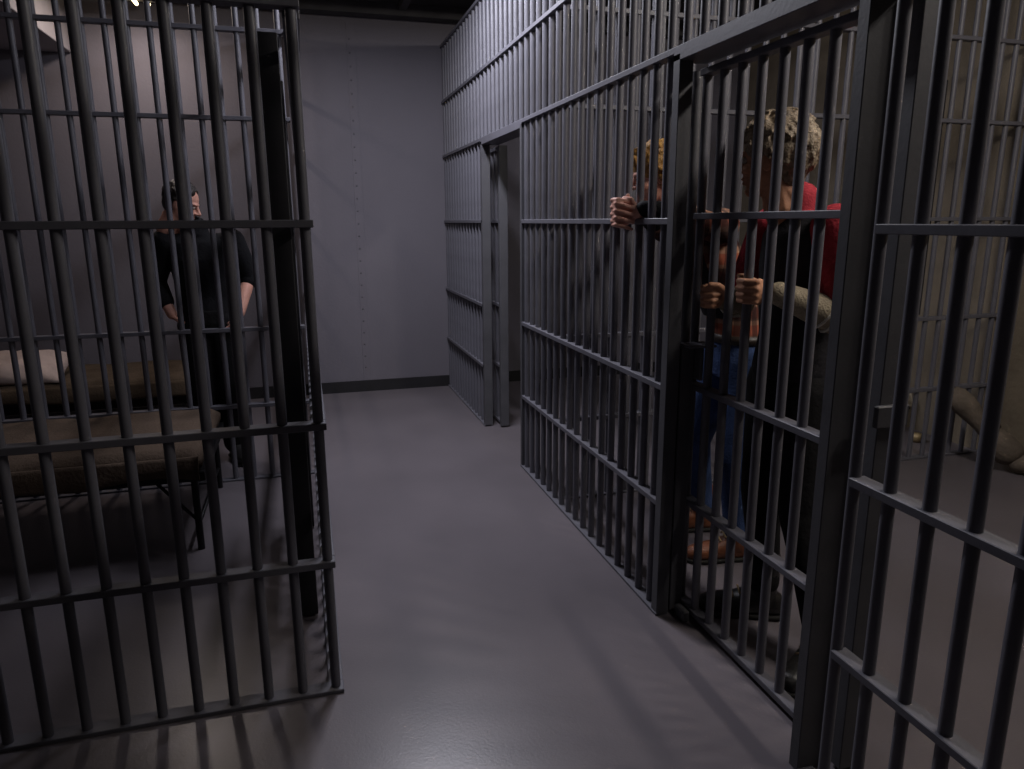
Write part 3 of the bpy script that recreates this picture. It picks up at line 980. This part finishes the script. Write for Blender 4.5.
# ---- man in black standing in the far left cell
def open_hand(bm, wrist, d, side, up_):
    """relaxed hand leaving the wrist along d, thumb towards side"""
    W, d, s, n = Vector(wrist), Vector(d).normalized(), Vector(side).normalized(), Vector(up_).normalized()
    pc = W + d * 0.055
    ell(bm, pc, (1, 1, 1), Matrix((d * 0.052, s * 0.040, n * 0.017)).transposed())
    for i, (o_, ln) in enumerate(((0.030, 0.072), (0.010, 0.080), (-0.011, 0.074), (-0.030, 0.058))):
        p0 = W + d * 0.095 + s * o_
        p1 = p0 + d * ln * 0.5 - n * 0.010
        p2 = p0 + d * ln * 0.85 - n * 0.030
        p3 = p0 + d * ln - n * 0.050
        chain(bm, [p0, p1, p2, p3], [0.0095, 0.009, 0.0085, 0.0072])
    chain(bm, [W + d * 0.03 + s * 0.025, W + d * 0.07 + s * 0.052 - n * 0.008, W + d * 0.105 + s * 0.056 - n * 0.020], [0.014, 0.0115, 0.009])

def hands3(bm):
    open_hand(bm, S3['wrL'], (-0.55, 0.15, -0.70), (0.2, -0.9, 0.2), (0.75, 0.1, -0.5))
    open_hand(bm, S3['wrR'], (0.60, 0.25, -0.65), (-0.2, -0.9, 0.2), (-0.75, 0.1, -0.5))

def clothes3(t, bf, hf):
    f, l, u = bf
    V = Vector
    S = S3
    c = V(S['head'])
    R = Matrix((hf[0], hf[1], hf[2])).transposed()
    bm = bmesh.new()
    ell(bm, c - hf[0] * 0.020 + hf[2] * 0.045, (0.096, 0.083, 0.087), R)
    ell(bm, c - hf[0] * 0.048 + hf[2] * 0.0, (0.062, 0.080, 0.075), R)
    hair_locks(bm, c, hf, 90, 0.010, 0.030, (0.094, 0.081, 0.085, -0.018, 0.044), 0.004, -0.25, 0.70, (0.6, 0.1, -0.2))
    fused('hair', bm, 0.0055, M['hair_dark'], t, 1)
    bm = bmesh.new()
    loft(bm, torso_secs(S['pelvis'], S['waist'], S['chest'], S['shoulder'], l, f, S['w'], S['d']))
    for a, b in (('shL', 'elL'), ('shR', 'elR')):
        cap(bm, S[a], 0.080, V(S[a]).lerp(V(S[b]), 1.0), 0.064, 16)
    for b, w_ in (('elL', 'wrL'), ('elR', 'wrR')):
        cap(bm, S[b], 0.062, V(S[b]).lerp(V(S[w_]), 0.10 if b == 'elL' else 0.62), 0.058 if b == 'elL' else 0.050, 16)
    cap(bm, V(S['neck']) - u * 0.03, 0.080, V(S['neck']) + u * 0.012, 0.072, 16)
    fused('jacket', bm, 0.008, M['black'], t, 3)
    bm = bmesh.new()
    loft(bm, [(V(S['pelvis']) - u * 0.11, l * (S['w'] * 0.74), f * (S['d'] * 0.88)), (V(S['pelvis']) - u * 0.04, l * (S['w'] * 0.86), f * (S['d'] * 1.0)), (V(S['pelvis']) + u * 0.05, l * (S['w'] * 0.82), f * (S['d'] * 0.97))])
    for h, k, a in (('hipL', 'knL', 'anL'), ('hipR', 'knR', 'anR')):
        trouser_leg(bm, S[h], S[k], V(S[a]) + V((0, 0, 0.03)), (0.115, 0.092, 0.082, 0.074))
    fused('trousers', bm, 0.009, M['trouser'], t, 3)
    boot(t, S['anL'], (0.35, -0.94), M['boot_black'], 'shoe', False, 0.05)
    boot(t, S['anR'], (-0.15, -0.98), M['boot_black'], 'shoe', False, 0.05)

S3 = dict(label='dark-haired man in black standing hands on hips in the far left cell', base=(-0.59, 4.80, 0),
          face=(0.18, -0.98, 0), look=(0.93, -0.16, -0.34), head=(-0.668, 4.75, 1.605), neck=(-0.612, 4.78, 1.455),
          pelvis=(-0.585, 4.80, 0.93), waist=(-0.59, 4.80, 1.05), chest=(-0.595, 4.79, 1.28), shoulder=(-0.60, 4.79, 1.435),
          shL=(-0.415, 4.80, 1.385), elL=(-0.335, 4.84, 1.165), wrL=(-0.395, 4.70, 0.955),
          shR=(-0.785, 4.77, 1.385), elR=(-0.875, 4.84, 1.155), wrR=(-0.785, 4.74, 0.955),
          hipL=(-0.51, 4.80, 0.88), knL=(-0.505, 4.77, 0.48), anL=(-0.50, 4.80, 0.08),
          hipR=(-0.66, 4.80, 0.88), knR=(-0.665, 4.76, 0.48), anR=(-0.68, 4.80, 0.08),
          w=0.195, d=0.115, hands=hands3, clothes=clothes3)
person(S3)
